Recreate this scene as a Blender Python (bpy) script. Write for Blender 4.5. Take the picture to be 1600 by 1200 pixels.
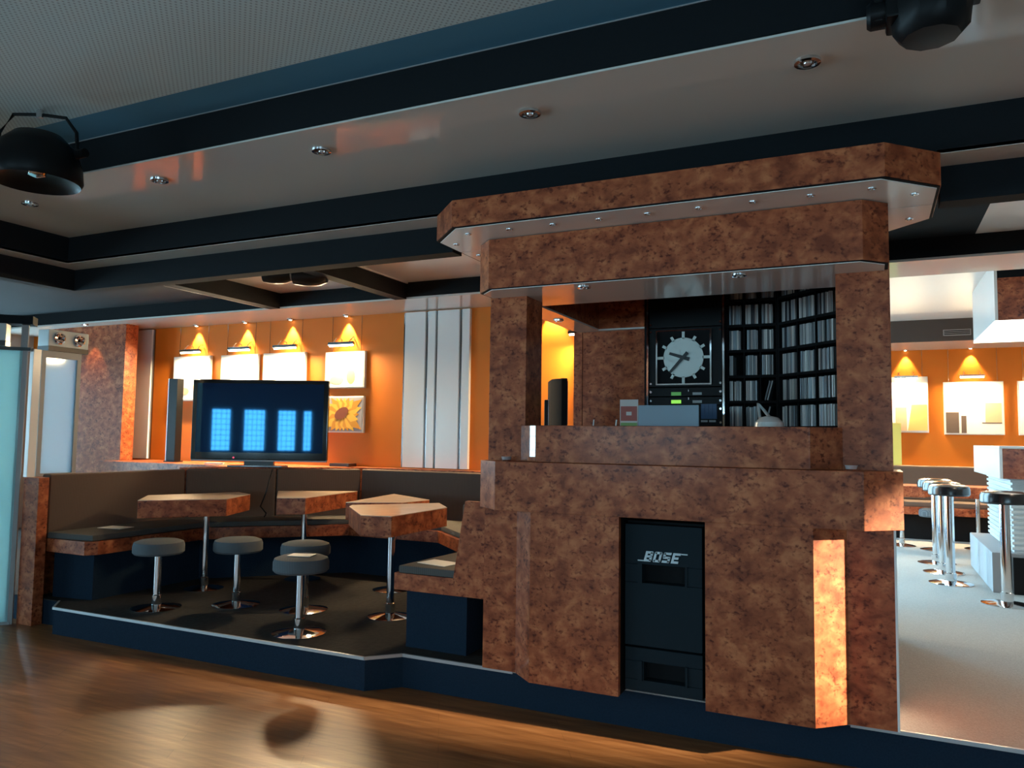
import bpy, bmesh, math, random
from mathutils import Matrix, Vector
random.seed(7)
for o in list(bpy.data.objects): bpy.data.objects.remove(o)
scn = bpy.context.scene
COL = scn.collection

# ------------------------------------------------------------------ camera
YAW, PITCH, ROLL = math.radians(25.03), math.radians(3.99), math.radians(.775)
cd = bpy.data.cameras.new('camera'); cam = bpy.data.objects.new('camera', cd); COL.objects.link(cam)
cd.sensor_fit = 'HORIZONTAL'; cd.sensor_width = 36; cd.lens = 27.0; cd.clip_start = .05; cd.clip_end = 200
_f = Vector((-math.sin(YAW)*math.cos(PITCH), math.cos(YAW)*math.cos(PITCH), math.sin(PITCH)))
_r = Vector((math.cos(YAW), math.sin(YAW), 0)); _u = _r.cross(_f)
_r2 = _r*math.cos(ROLL) + _u*math.sin(ROLL); _u2 = _u*math.cos(ROLL) - _r*math.sin(ROLL)
cam.matrix_world = Matrix(((_r2.x, _u2.x, -_f.x, 0), (_r2.y, _u2.y, -_f.y, 0), (_r2.z, _u2.z, -_f.z, 1.32), (0, 0, 0, 1)))
scn.camera = cam

# ------------------------------------------------------------------ world and exposure
SKY = (.46, .80, 1.0); SKY_STRENGTH = 24.0
wd = bpy.data.worlds.new('sky'); scn.world = wd; wd.use_nodes = True
bg = wd.node_tree.nodes['Background']; bg.inputs[0].default_value = (*SKY, 1); bg.inputs[1].default_value = SKY_STRENGTH
scn.view_settings.view_transform = 'Standard'; scn.view_settings.look = 'None'
scn.view_settings.gamma = 1; scn.view_settings.use_curve_mapping = False
scn.view_settings.exposure = 0.0
scn.cycles.max_bounces = 8; scn.cycles.diffuse_bounces = 4; scn.cycles.glossy_bounces = 4
scn.cycles.sample_clamp_indirect = 6.0

# lamp strengths (W); the lamps themselves are built further down
W_SCALLOP = 110.0; W_PICTURE = 14.0; W_SIDE = 10500.0; W_PASSAGE_FILL = 130.0; W_FAR = 60.0; W_DANCE = 34.0

# window openings: (axis, plane, a0, a1, z0, z1); the sky shines in through them
REAR = [(-4.61, -4.17), (-3.92, -3.42), (-3.17, -2.73), (-2.59, -2.36), (.7, 1.5), (1.8, 2.6), (2.9, 3.7), (4.0, 4.8)]  # those right of the camera are added, for more daylight on the ceiling
LEFT = [(-4.6, -3.7), (-3.1, -2.2), (-1.6, -.7), (-.1, .8), (1.9, 3.3), (5.05, 5.75)]  # openings beside and behind the camera are added for more ceiling daylight
SIDE = [(6.4, 7.5), (7.8, 8.9), (9.2, 10.2)]
def portal(name, loc, rot, sx, sy):
    l = bpy.data.lights.new(name, 'AREA'); l.shape = 'RECTANGLE'; l.size = sx; l.size_y = sy; l.cycles.is_portal = True
    o = bpy.data.objects.new(name, l); COL.objects.link(o); o.location = loc; o.rotation_euler = rot
for a, b in REAR: portal('window_portal', ((a+b)/2, -6.02, 1.41), (math.pi/2, 0, 0), b-a, .97)
for a, b in LEFT: portal('window_portal', (-9.22, (a+b)/2, 1.35), (math.pi/2, 0, -math.pi/2), b-a, 1.7)
for a, b in SIDE: portal('window_portal', (-1.22, (a+b)/2, 1.35), (math.pi/2, 0, -math.pi/2), b-a, 2.1)

# ------------------------------------------------------------------ mesh builder
class MB:
    def __init__(s): s.v = []; s.f = []
    def add(s, vs, fs):
        n = len(s.v); s.v += [tuple(v) for v in vs]; s.f += [tuple(i+n for i in f) for f in fs]; return s
    def box(s, x0, x1, y0, y1, z0, z1):
        return s.prism([(x0, y0), (x1, y0), (x1, y1), (x0, y1)], z0, z1)
    def prism(s, p, z0, z1):
        n = len(p)
        vs = [(x, y, z0) for x, y in p] + [(x, y, z1) for x, y in p]
        return s.add(vs, [tuple(range(n))[::-1], tuple(range(n, 2*n))] + [(i, (i+1) % n, (i+1) % n+n, i+n) for i in range(n)])
    def xz(s, p, y0, y1):                       # polygon in the x-z plane, extruded along y
        n = len(p)
        vs = [(x, y0, z) for x, z in p] + [(x, y1, z) for x, z in p]
        return s.add(vs, [tuple(range(n)), tuple(range(n, 2*n))[::-1]] + [(i, i+n, (i+1) % n+n, (i+1) % n) for i in range(n)])
    def lathe(s, prof, n=24, c=(0, 0, 0), axis='z'):
        vs = []
        for r, h in prof:
            for k in range(n):
                a = 2*math.pi*k/n; p = (r*math.cos(a), r*math.sin(a), h)
                if axis == 'x': p = (p[2], p[0], p[1])
                if axis == 'y': p = (p[0], p[2], p[1])
                if axis == '-y': p = (p[0], -p[2], p[1])
                vs.append((p[0]+c[0], p[1]+c[1], p[2]+c[2]))
        fs = [(j*n+k, j*n+(k+1) % n, (j+1)*n+(k+1) % n, (j+1)*n+k) for j in range(len(prof)-1) for k in range(n)]
        fs += [tuple(range(n))[::-1], tuple(range((len(prof)-1)*n, len(prof)*n))]
        return s.add(vs, fs)
    def cyl(s, c, r, h, n=20, axis='z'): return s.lathe([(r, 0), (r, h)], n, c, axis)
    def tube(s, pts, r, n=8):
        P = [Vector(p) for p in pts]; rings = []
        for i, p in enumerate(P):
            d = (P[min(i+1, len(P)-1)] - P[max(i-1, 0)]).normalized()
            a = Vector((0, 0, 1)) if abs(d.z) < .9 else Vector((1, 0, 0))
            u = d.cross(a).normalized(); w = d.cross(u)
            rings.append([p + (u*math.cos(2*math.pi*k/n) + w*math.sin(2*math.pi*k/n))*r for k in range(n)])
        vs = [v for R in rings for v in R]
        fs = [(j*n+k, j*n+(k+1) % n, (j+1)*n+(k+1) % n, (j+1)*n+k) for j in range(len(P)-1) for k in range(n)]
        fs += [tuple(range(n))[::-1], tuple(range((len(P)-1)*n, len(P)*n))]
        return s.add(vs, fs)
    def mesh(s, name, off=(0, 0, 0), bevel=0, seg=2, smooth=True):
        me = bpy.data.meshes.new(name)
        me.from_pydata([(v[0]-off[0], v[1]-off[1], v[2]-off[2]) for v in s.v], [], s.f)
        bm = bmesh.new(); bm.from_mesh(me)
        bmesh.ops.recalc_face_normals(bm, faces=bm.faces)
        if bevel:
            ed = [e for e in bm.edges if len(e.link_faces) == 2 and e.calc_face_angle(0) > .5]
            bmesh.ops.bevel(bm, geom=ed, offset=bevel, segments=seg, profile=.6, affect='EDGES', clamp_overlap=True)
        bm.to_mesh(me); bm.free()
        if smooth:
            me.shade_smooth(); me.set_sharp_from_angle(angle=math.radians(35))
        return me

def empty(name, loc, rz=0):
    o = bpy.data.objects.new(name, None); COL.objects.link(o); o.location = loc; o.rotation_euler = (0, 0, rz); o.empty_display_size = .1
    return o
def tag(o, label=None, cat=None, group=None, kind=None):
    if label: o['label'] = label
    if cat: o['category'] = cat
    if group: o['group'] = group
    if kind: o['kind'] = kind
    return o
def thing(name, label, cat, loc, rz=0, group=None): return tag(empty(name, loc, rz), label, cat, group)
def root_of(o):
    while o.parent: o = o.parent
    return o
def part(name, mb, mat, parent, local=False, bevel=0, seg=2, label=None, smooth=True):
    off = (0, 0, 0) if local else tuple(root_of(parent).location)
    o = bpy.data.objects.new(name, mb.mesh(name, off, bevel, seg, smooth)); COL.objects.link(o)
    o.data.materials.append(mat); o.parent = parent
    if bevel and smooth: o.modifiers.new('weighted', 'WEIGHTED_NORMAL').keep_sharp = True
    if label: o['label'] = label
    return o
def solo(name, mb, mat, label=None, cat=None, group=None, kind=None, loc=(0, 0, 0), rz=0, bevel=0, local=False):
    o = bpy.data.objects.new(name, mb.mesh(name, (0, 0, 0) if local else loc, bevel)); COL.objects.link(o)
    o.data.materials.append(mat); o.location = loc; o.rotation_euler = (0, 0, rz)
    if bevel: o.modifiers.new('weighted', 'WEIGHTED_NORMAL').keep_sharp = True
    return tag(o, label, cat, group, kind)
def struct(name, mb, mat): return solo(name, mb, mat, kind='structure')
def dup(o, loc=None, rz=None, label=None, parent=None):
    c = o.copy(); COL.objects.link(c); c.parent = parent
    if loc is not None: c.location = loc
    if rz is not None: c.rotation_euler = (0, 0, rz)
    if label: c['label'] = label
    for ch in list(o.children): dup(ch, parent=c)
    return c

# ------------------------------------------------------------------ materials
def srgb(r, g, b):
    f = lambda c: c/12.92 if c <= .04045 else ((c+.055)/1.055)**2.4
    return (f(r/255), f(g/255), f(b/255))
def mat(name, col, rough=.5, metal=0, spec=.5, coat=0, coat_rough=.05, noise=0, nscale=20, bump=0, emit=None, estr=0, trans=0):
    m = bpy.data.materials.new(name); m.use_nodes = True; nt = m.node_tree; b = nt.nodes['Principled BSDF']
    b.inputs['Base Color'].default_value = (*col, 1); b.inputs['Roughness'].default_value = rough; b.inputs['Metallic'].default_value = metal
    b.inputs['Specular IOR Level'].default_value = spec; b.inputs['Coat Weight'].default_value = coat; b.inputs['Coat Roughness'].default_value = coat_rough
    b.inputs['Transmission Weight'].default_value = trans
    if emit: b.inputs['Emission Color'].default_value = (*emit, 1); b.inputs['Emission Strength'].default_value = estr
    if noise or bump:
        tc = nt.nodes.new('ShaderNodeTexCoord'); n = nt.nodes.new('ShaderNodeTexNoise'); n.inputs['Scale'].default_value = nscale; n.inputs['Detail'].default_value = 4
        nt.links.new(tc.outputs['Object'], n.inputs['Vector'])
        if noise:
            mx = nt.nodes.new('ShaderNodeMix'); mx.data_type = 'RGBA'
            mx.inputs[6].default_value = (*[c*(1-noise) for c in col], 1); mx.inputs[7].default_value = (*[min(1, c*(1+noise)) for c in col], 1)
            nt.links.new(n.outputs['Fac'], mx.inputs[0]); nt.links.new(mx.outputs[2], b.inputs['Base Color'])
        if bump:
            bp = nt.nodes.new('ShaderNodeBump'); bp.inputs['Strength'].default_value = bump; bp.inputs['Distance'].default_value = .01
            nt.links.new(n.outputs['Fac'], bp.inputs['Height']); nt.links.new(bp.outputs[0], b.inputs['Normal'])
    return m
def ramp(nt, src, stops):
    r = nt.nodes.new('ShaderNodeValToRGB'); e = r.color_ramp.elements
    while len(e) < len(stops): e.new(.5)
    for i, (p, c) in enumerate(stops): e[i].position = p; e[i].color = (*c, 1)
    nt.links.new(src, r.inputs[0]); return r.outputs[0]
def burl_mat(name='burl_veneer', coat=.16, crough=.18):
    m = mat(name, (.3, .1, .04), rough=.45, coat=coat, coat_rough=crough, spec=.25); nt = m.node_tree; b = nt.nodes['Principled BSDF']
    tc = nt.nodes.new('ShaderNodeTexCoord'); mp = nt.nodes.new('ShaderNodeMapping'); mp.inputs['Scale'].default_value = (1, 1, 1.25)
    nt.links.new(tc.outputs['Object'], mp.inputs['Vector'])
    def noise(s, d, dist=0):
        n = nt.nodes.new('ShaderNodeTexNoise'); n.inputs['Scale'].default_value = s; n.inputs['Detail'].default_value = d; n.inputs['Distortion'].default_value = dist
        nt.links.new(mp.outputs[0], n.inputs['Vector']); return n.outputs['Fac']
    base = ramp(nt, noise(15, 7, .3), [(.32, (.21, .044, .015)), (.5, (.37, .092, .033)), (.68, (.53, .165, .064))])
    fl1 = ramp(nt, noise(52, 5, .1), [(.50, (1, 1, 1)), (.66, (.34, .22, .17))])
    fl2 = ramp(nt, noise(14, 3, .4), [(.40, (.1, .1, .1)), (.56, (1, 1, 1))])
    mx = nt.nodes.new('ShaderNodeMix'); mx.data_type = 'RGBA'; mx.blend_type = 'MULTIPLY'
    nt.links.new(fl2, mx.inputs[0]); nt.links.new(base, mx.inputs[6]); nt.links.new(fl1, mx.inputs[7])
    nt.links.new(mx.outputs[2], b.inputs['Base Color'])
    return m
def stripe_mat(name, c0, c1, pitch, rough=.9, axis=(1, 1, 0)):
    m = mat(name, c0, rough, spec=.2); nt = m.node_tree; b = nt.nodes['Principled BSDF']
    tc = nt.nodes.new('ShaderNodeTexCoord'); d = nt.nodes.new('ShaderNodeVectorMath'); d.operation = 'DOT_PRODUCT'; d.inputs[1].default_value = axis
    nt.links.new(tc.outputs['Object'], d.inputs[0])
    s = nt.nodes.new('ShaderNodeMath'); s.operation = 'MULTIPLY'; s.inputs[1].default_value = 1/pitch; nt.links.new(d.outputs['Value'], s.inputs[0])
    fr = nt.nodes.new('ShaderNodeMath'); fr.operation = 'FRACT'; nt.links.new(s.outputs[0], fr.inputs[0])
    nt.links.new(ramp(nt, fr.outputs[0], [(.35, c0), (.5, c1), (.65, c0)]), b.inputs['Base Color'])
    return m
def perforated_mat():
    m = mat('perforated_ceiling_tile', (.5, .5, .48), .8); nt = m.node_tree; b = nt.nodes['Principled BSDF']
    tc = nt.nodes.new('ShaderNodeTexCoord'); mp = nt.nodes.new('ShaderNodeMapping'); mp.inputs['Scale'].default_value = (58, 58, 0); mp.inputs['Rotation'].default_value = (0, 0, math.radians(45))
    nt.links.new(tc.outputs['Object'], mp.inputs['Vector'])
    fr = nt.nodes.new('ShaderNodeVectorMath'); fr.operation = 'FRACTION'; nt.links.new(mp.outputs[0], fr.inputs[0])
    ds = nt.nodes.new('ShaderNodeVectorMath'); ds.operation = 'DISTANCE'; ds.inputs[1].default_value = (.5, .5, 0); nt.links.new(fr.outputs[0], ds.inputs[0])
    nt.links.new(ramp(nt, ds.outputs['Value'], [(.2, (.36, .45, .47)), (.30, (.60, .74, .76))]), b.inputs['Base Color'])
    return m
def floor_mat():
    m = mat('dance_floor_wood', (.3, .13, .05), .36, spec=.3); nt = m.node_tree; b = nt.nodes['Principled BSDF']
    tc = nt.nodes.new('ShaderNodeTexCoord'); mp = nt.nodes.new('ShaderNodeMapping'); mp.inputs['Rotation'].default_value = (0, 0, math.radians(-30)); mp.inputs['Scale'].default_value = (1.2, 14, 1)
    nt.links.new(tc.outputs['Object'], mp.inputs['Vector'])
    n = nt.nodes.new('ShaderNodeTexNoise'); n.inputs['Scale'].default_value = 2.2; n.inputs['Detail'].default_value = 6; nt.links.new(mp.outputs[0], n.inputs['Vector'])
    br = nt.nodes.new('ShaderNodeTexBrick'); br.inputs['Scale'].default_value = 1; br.inputs['Brick Width'].default_value = 1.1; br.inputs['Row Height'].default_value = .09; br.inputs['Mortar Size'].default_value = .0015
    br.inputs['Color1'].default_value = (.9, .9, .9, 1); br.inputs['Color2'].default_value = (1.1, 1.1, 1.1, 1); br.inputs['Mortar'].default_value = (.7, .66, .64, 1)
    mp2 = nt.nodes.new('ShaderNodeMapping'); mp2.inputs['Rotation'].default_value = (0, 0, math.radians(-30)); nt.links.new(tc.outputs['Object'], mp2.inputs['Vector']); nt.links.new(mp2.outputs[0], br.inputs['Vector'])
    c = ramp(nt, n.outputs['Fac'], [(.3, (.16, .058, .019)), (.55, (.25, .10, .034)), (.75, (.34, .15, .056))])
    mx = nt.nodes.new('ShaderNodeMix'); mx.data_type = 'RGBA'; mx.blend_type = 'MULTIPLY'; mx.inputs[0].default_value = 1
    nt.links.new(c, mx.inputs[6]); nt.links.new(br.outputs['Color'], mx.inputs[7]); nt.links.new(mx.outputs[2], b.inputs['Base Color'])
    return m

BURL = burl_mat(); BURLGLOSS = burl_mat('polished_burl_veneer', 1.0, .04)
NAVY = mat('navy_felt', (.005, .0075, .010), .85, spec=.25, noise=.25, nscale=60)
NAVYCARPET = mat('navy_riser_carpet', (.012, .024, .042), .95, spec=.1, noise=.3, nscale=120, bump=.3)
CARPET = mat('grey_carpet', (.34, .335, .32), .95, spec=.1, noise=.3, nscale=150, bump=.4)
LOUNGECARPET = mat('shaded_lounge_carpet', (.036, .033, .031), .95, spec=.1, noise=.35, nscale=30, bump=.4)  # carpet darkened for the unlit lounge; shade put into its colour
SOFFIT2 = mat('white_gloss_booth_soffit', (.90, .89, .86), .10, spec=.6)
SOFFIT = mat('white_lacquer_soffit', (.68, .70, .66), .07, spec=.6)
WHITE = mat('white_lacquer', (.84, .83, .80), .2, spec=.5)
WHITECEIL = mat('white_ceiling', (.8, .78, .74), .5)
BLUESHADE = mat('blue_shade_border', (.075, .24, .37), .7)  # shadow band by the beam and its bluish light, painted as border colour
PERF = perforated_mat()
ORANGE = mat('orange_wall', srgb(212, 118, 30), .6, spec=.3, noise=.05, nscale=4)
PLAIN = mat('plain_grey_wall', (.35, .33, .31), .8)
WOODFLOOR = floor_mat()
CHROME = mat('chrome', (.75, .76, .78), .08, metal=1)
DARKCHROME = mat('dark_chrome', (.25, .25, .26), .15, metal=1)
BLACK = mat('black_plastic', (.008, .008, .009), .35)
RACKBLACK = mat('rack_black', (.007, .008, .009), .4, spec=.15)
BLACKMATT = mat('black_matt', (.006, .006, .007), .8, spec=.2)
SPEAKERGRILLE = mat('speaker_grille', (.009, .017, .023), .7, spec=.15, noise=.2, nscale=300)
FABRIC = stripe_mat('striped_upholstery', (.105, .072, .058), (.155, .110, .086), .012)
CUSHION = stripe_mat('striped_seat_upholstery', (.085, .08, .075), (.14, .13, .12), .012)
TABLETOP = mat('lit_table_burl', (.72, .54, .40), .3, coat=.5, coat_rough=.1, noise=.25, nscale=14)  # burl tops lightened; light falling on them put into the colour
STOOLFAB = stripe_mat('striped_stool_upholstery', (.09, .105, .12), (.19, .20, .21), .012)
LEATHER = mat('black_leather', (.012, .012, .014), .22, spec=.6)
SCREEN = mat('tv_screen', (.008, .016, .05), .03, spec=.9); SCREEN.node_tree.nodes['Principled BSDF'].inputs['Specular Tint'].default_value = (.12, .52, 1, 1)
BEZEL = mat('tv_bezel', (.004, .004, .005), .08)
FROST = mat('frosted_glass', (.5, .85, .92), .07, spec=.6)
def translucent(m, col, f):
    nt = m.node_tree; b = nt.nodes['Principled BSDF']; o = nt.nodes['Material Output']
    tr = nt.nodes.new('ShaderNodeBsdfTranslucent'); tr.inputs[0].default_value = (*col, 1); mx = nt.nodes.new('ShaderNodeMixShader'); mx.inputs[0].default_value = f
    nt.links.new(b.outputs[0], mx.inputs[1]); nt.links.new(tr.outputs[0], mx.inputs[2]); nt.links.new(mx.outputs[0], o.inputs[0])
translucent(FROST, (.6, .9, .95), .5)
FROST2 = mat('pale_frosted_glass', (.62, .74, .82), .06, spec=.6)
translucent(FROST2, (.7, .85, .95), .5)
FRAMEGREY = mat('grey_frame', (.30, .31, .32), .4)
PAPER = mat('paper', (.8, .78, .74), .7)
BLUEPAPER = mat('pale_blue_card', (.38, .5, .6), .6)
NOSING = mat('metal_nosing', (.45, .47, .48), .4, metal=.5)
GLASSBULB = mat('clear_lamp_glass', (.9, .9, .9), .05, spec=.8, metal=.6)
LAMPON = mat('lit_lamp', (1, .8, .5), .4, emit=(1, .78, .48), estr=30)
PICWHITE = mat('picture_canvas', (.82, .78, .70), .6)
CLOCKWHITE = mat('clock_dial', (.74, .80, .76), .5)
GREENLED = mat('green_led', (.1, .4, .05), .4, emit=(.35, .9, .1), estr=.8)
DIMGREEN = mat('dim_green_led', (.06, .2, .05), .4, emit=(.1, .4, .08), estr=.4)
GREYLED = mat('grey_display', (.4, .42, .42), .4)
BLUEKEY = mat('blue_keypad', (.03, .09, .2), .4)
REDLED = mat('red_led', (.5, .02, .05), .4, emit=(1, .1, .2), estr=1)
BROWN = mat('brown_bench_upholstery', (.13, .085, .06), .85)
PALEPANEL = mat('pale_ribbed_panel', (.62, .68, .70), .35)
LITPANEL = mat('lit_canopy_panel', (.9, .88, .82), .4, emit=(1, .93, .80), estr=3.0)
YELLOW = mat('sunflower_yellow', srgb(225, 178, 60), .6); YELLOW2 = mat('sunflower_deep_yellow', srgb(200, 140, 30), .6)
SUNBROWN = mat('sunflower_brown', srgb(120, 62, 30), .6); SKYGREY = mat('print_sky', srgb(160, 160, 165), .6)
PRINTDARK = mat('print_dark_brown', srgb(95, 78, 66), .6); PRINTTAN = mat('print_tan', srgb(205, 170, 135), .6); PRINTORANGE = mat('print_orange', srgb(225, 175, 100), .6)
RIM = mat('white_frame', (.75, .72, .66), .4)

# ------------------------------------------------------------------ the setting: floors
struct('floor', MB().box(-9.4, 5.2, -6.2, 11.2, -.1, 0), WOODFLOOR)
EDGE = [(-5.02, 3.52), (-4.87, 3.375), (-2.40, 3.375), (-2.26, 3.52), (-1.62, 3.52), (5.2, 3.52)]
pl = struct('floor_platform', MB().prism([(-1.77, 3.52)] + EDGE[4:] + [(5.2, 11.2), (-1.77, 11.2)], .164, .17), CARPET)
struct('floor_lounge', MB().prism([(-9.4, 3.52)] + EDGE[:4] + [(-1.77, 3.52), (-1.77, 6.1), (-9.4, 6.1)], .164, .17), LOUNGECARPET)
o = part('riser', MB().prism([(-9.4, 3.525)] + [(x, y+.005) for x, y in EDGE] + [(5.2, 11.2), (-9.4, 11.2)], .0, .164), NAVYCARPET, pl)
def nosing(pts):
    m = MB()
    for (a, b), (c, d) in zip(pts[:-1], pts[1:]):
        L = math.hypot(c-a, d-b); nx, ny = -(d-b)/L*.010, (c-a)/L*.010
        m.prism([(a+nx*-.3, b+ny*-.3), (c+nx*-.3, d+ny*-.3), (c+nx, d+ny), (a+nx, b+ny)], .158, .174)
    return m
struct('trim_1', nosing(EDGE[:5]), NOSING)
struct('trim_2', nosing([(-.095, 3.52), (5.2, 3.52)]), NOSING)

# walls, with window openings
def wall_with_openings(axis, p0, p1, a0, a1, ops, z0, z1, ztop):
    m = MB()
    def b(s, e, za, zb):
        if axis == 'x': m.box(p0, p1, s, e, za, zb)
        else: m.box(s, e, p0, p1, za, zb)
    cur = a0
    for s, e in sorted(ops):
        b(cur, s, 0, ztop); b(s, e, 0, z0); b(s, e, z1, ztop); cur = e
    b(cur, a1, 0, ztop); return m
wr = struct('wall_rear', wall_with_openings('y', -6.2, -6.0, -9.4, 5.2, REAR, .92, 1.9, 2.95), PLAIN)
wl = struct('wall_left', wall_with_openings('x', -9.4, -9.2, -6.0, 6.1, LEFT, .5, 2.2, 2.95), PLAIN)
ws = struct('wall_side', wall_with_openings('x', -1.4, -1.2, 6.1, 11.2, SIDE, .3, 2.4, 2.95), PLAIN)
struct('wall_right', MB().box(5.0, 5.2, -6, 11.2, 0, 2.95), PLAIN)
wb = struct('wall_back', MB().box(-9.2, -1.2, 5.95, 6.1, 0, 2.95), ORANGE)
wf = struct('wall_far', MB().box(-1.4, 5.2, 11.0, 11.2, 0, 2.95), ORANGE)
n = 0
def window(axis, p, a, b, z0, z1):
    global n; n += 1
    m = MB(); g = MB(); t = .03
    def bx(mm, s, e, za, zb, d=.03):
        if axis == 'x': mm.box(p-d, p+d, s, e, za, zb)
        else: mm.box(s, e, p-d, p+d, za, zb)
    bx(m, a, a+t, z0, z1); bx(m, b-t, b, z0, z1); bx(m, a+t, b-t, z0, z0+t); bx(m, a+t, b-t, z1-t, z1)
    w = struct('window_%d' % n, m, FRAMEGREY)
    k = max(2, round((b-a)/.1))
    for i in range(1, k): x = a+(b-a)*i/k; bx(g, x-.006, x+.006, z0+t, z1-t, .004)
    for i in range(1, 8): z = z0+(z1-z0)*i/8; bx(g, a+t, b-t, z-.006, z+.006, .004)
    part('lattice', g, FRAMEGREY, w)
for a, b in REAR: window('y', -6.1, a, b, .92, 1.9)
for a, b in LEFT: window('x', -9.3, a, b, .5, 2.2)
for a, b in SIDE: window('x', -1.3, a, b, .3, 2.4)
# white lacquered panels on the back wall
for a, b in ((-3.85, -3.635), (-3.605, -3.53), (-3.505, -3.285), (-3.255, -3.18), (-7.50, -7.13)):
    part('panel', MB().box(a, b, 5.915, 5.95, 1.04, 2.45), WHITE, wb)
for a, b in ((-3.875, -3.85), (-3.635, -3.605), (-3.53, -3.505), (-3.285, -3.255), (-7.13, -7.11)):
    part('joint_strip', MB().box(a, b, 5.935, 5.95, 1.04, 2.45), DARKCHROME, wb)
struct('wall_pillar', MB().box(-8.3, -7.08, 5.55, 5.7, .17, 2.46), BURL)
struct('wall_pillar', MB().box(-8.3, -8.2, 5.7, 5.95, .17, 2.46), BURL)

# stepped ceiling
struct('ceiling', MB().box(-4.05, 5.0, -6.0, 2.3, 2.785, 2.80), PERF)
struct('ceiling_border', MB().box(-4.05, 5.0, 2.3, 2.5, 2.785, 2.80), BLUESHADE)
struct('ceiling_slab', MB().box(-9.4, 5.2, -6.2, 6.1, 2.95, 3.05).box(-1.4, 5.2, 6.1, 11.2, 2.95, 3.05), PLAIN)
struct('trim_3', MB().box(-4.07, 5.0, 2.5, 2.52, 2.606, 2.95).box(-4.07, -4.05, -6.0, 2.5, 2.606, 2.95), NAVY)
struct('ceiling_soffit', MB().box(-4.8, 5.0, 2.5, 3.3, 2.604, 2.62).box(-4.8, -4.05, -6.0, 2.5, 2.604, 2.62), SOFFIT)
struct('trim_4', MB().box(-4.82, 5.0, 3.3, 3.32, 2.432, 2.95).box(-4.82, -4.8, -6.0, 3.3, 2.432, 2.95), NAVY)
struct('trim_13', MB().box(-4.05, 5.0, 2.497, 2.5, 2.780, 2.785), FRAMEGREY)
struct('trim_5', MB().box(-4.05, 5.0, 2.49, 2.5, 2.604, 2.612), SOFFIT)
struct('ceiling_strip', MB().box(-4.95, -1.95, 3.3, 3.46, 2.43, 2.445).box(-4.95, -4.8, -6, 3.3, 2.43, 2.445).box(.25, 5.0, 3.3, 3.46, 2.43, 2.445), SOFFIT)
struct('trim_6', MB().box(-5.05, -1.97, 3.46, 3.56, 2.286, 2.95).box(-5.05, -4.95, -6, 3.46, 2.286, 2.95), NAVY)
struct('trim_7', MB().box(.27, 5.0, 3.46, 3.56, 2.286, 2.95), NAVY)
struct('ceiling_lounge', MB().box(-5.05, -1.9, 3.56, 5.37, 2.60, 2.62), WHITE)
struct('ceiling_aisle', MB().box(-9.2, -5.05, -6, 5.37, 2.60, 2.62), NAVY)
struct('ceiling_passage', MB().box(.60, 5.0, 3.56, 5.37, 2.60, 2.62), WHITE)
struct('ceiling_booth', MB().box(-1.9, .60, 3.56, 5.37, 2.60, 2.62), NAVY)
for i, (a, b) in enumerate(((-3.60, -3.49), (-4.96, -4.845), (-2.25, -2.135))):
    bm_ = struct('trim_%d' % (8+i), MB().box(a, b, 3.56, 5.37, 2.46, 2.60), NAVY)
    part('edge_strip', MB().box(b, b+.012, 3.56, 5.37, 2.59, 2.60) if i != 1 else MB().box(a-.014, a, 3.56, 5.37, 2.462, 2.476), WHITE, bm_)
struct('trim_11', MB().box(-9.2, 5.0, 5.37, 5.385, 2.475, 2.95), NAVY)
struct('ceiling_wall_strip', MB().box(-9.2, -1.2, 5.37, 5.95, 2.46, 2.475).box(-1.2, 5.0, 5.37, 5.87, 2.46, 2.475), SOFFIT)
struct('ceiling_bar', MB().box(-1.2, 5.0, 5.87, 10.1, 2.758, 2.775).box(-1.2, 5, 5.85, 5.87, 2.475, 2.775), WHITECEIL)
vb = struct('trim_12', MB().box(-1.2, 5.0, 10.1, 10.12, 2.50, 2.95), mat('brown_bulkhead', (.06, .05, .045), .7))
part('vent', MB().box(.78, 1.06, 10.085, 10.1, 2.56, 2.63), FRAMEGREY, vb)
for k in range(3): part('slat', MB().box(.79, 1.05, 10.08, 10.086, 2.57+.019*k, 2.58+.019*k), BLACKMATT, vb)
struct('ceiling_far_strip', MB().box(-1.2, 5.0, 10.12, 11.0, 2.50, 2.515), SOFFIT)

# ------------------------------------------------------------------ dj booth
XC = -.85
def oct_front(hw, yf, cx, cy, hw2, yb):
    return [(XC-hw2, yb), (XC-hw2, yf+cy), (XC-hw-cx, yf+cy), (XC-hw, yf), (XC+hw, yf), (XC+hw+cx, yf+cy), (XC+hw2, yf+cy), (XC+hw2, yb)]
booth = thing('dj_booth', 'tall burl veneer disc jockey booth with stepped canopy and wide counter', 'booth', (XC, 3.9, .17))
part('front_panel', MB().prism([(-1.48, 3.40), (-1.043, 3.40), (-1.043, 3.43), (-1.47, 3.43)], .17, .968), BURL, booth)
part('front_panel', MB().prism([(-.657, 3.40), (-.22, 3.40), (-.23, 3.43), (-.657, 3.43)], .17, .968), BURL, booth)
part('corner_panel', MB().prism([(-.22, 3.40), (-.097, 3.512), (-.115, 3.53), (-.235, 3.42)], .17, .968), BURL, booth)
part('corner_panel', MB().prism([(-1.48, 3.40), (-1.465, 3.42), (-1.585, 3.53), (-1.603, 3.512)], .17, .968), BURLGLOSS, booth)
part('side_panel', MB().box(-.097, .083, 3.512, 3.54, .17, .968), BURL, booth)
part('side_panel', MB().box(-1.783, -1.603, 3.512, 3.54, .17, .968), BURL, booth)
part('side_wall', MB().box(-1.783, -1.753, 3.54, 5.0, .17, 1.2), BURL, booth)
part('side_wall', MB().box(.053, .083, 3.54, 5.0, .17, 2.42), BURL, booth)
part('edge_strip', MB().box(.078, .087, 3.508, 3.516, .17, .968), WHITE, booth, label='thin pale edge strip')
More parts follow.
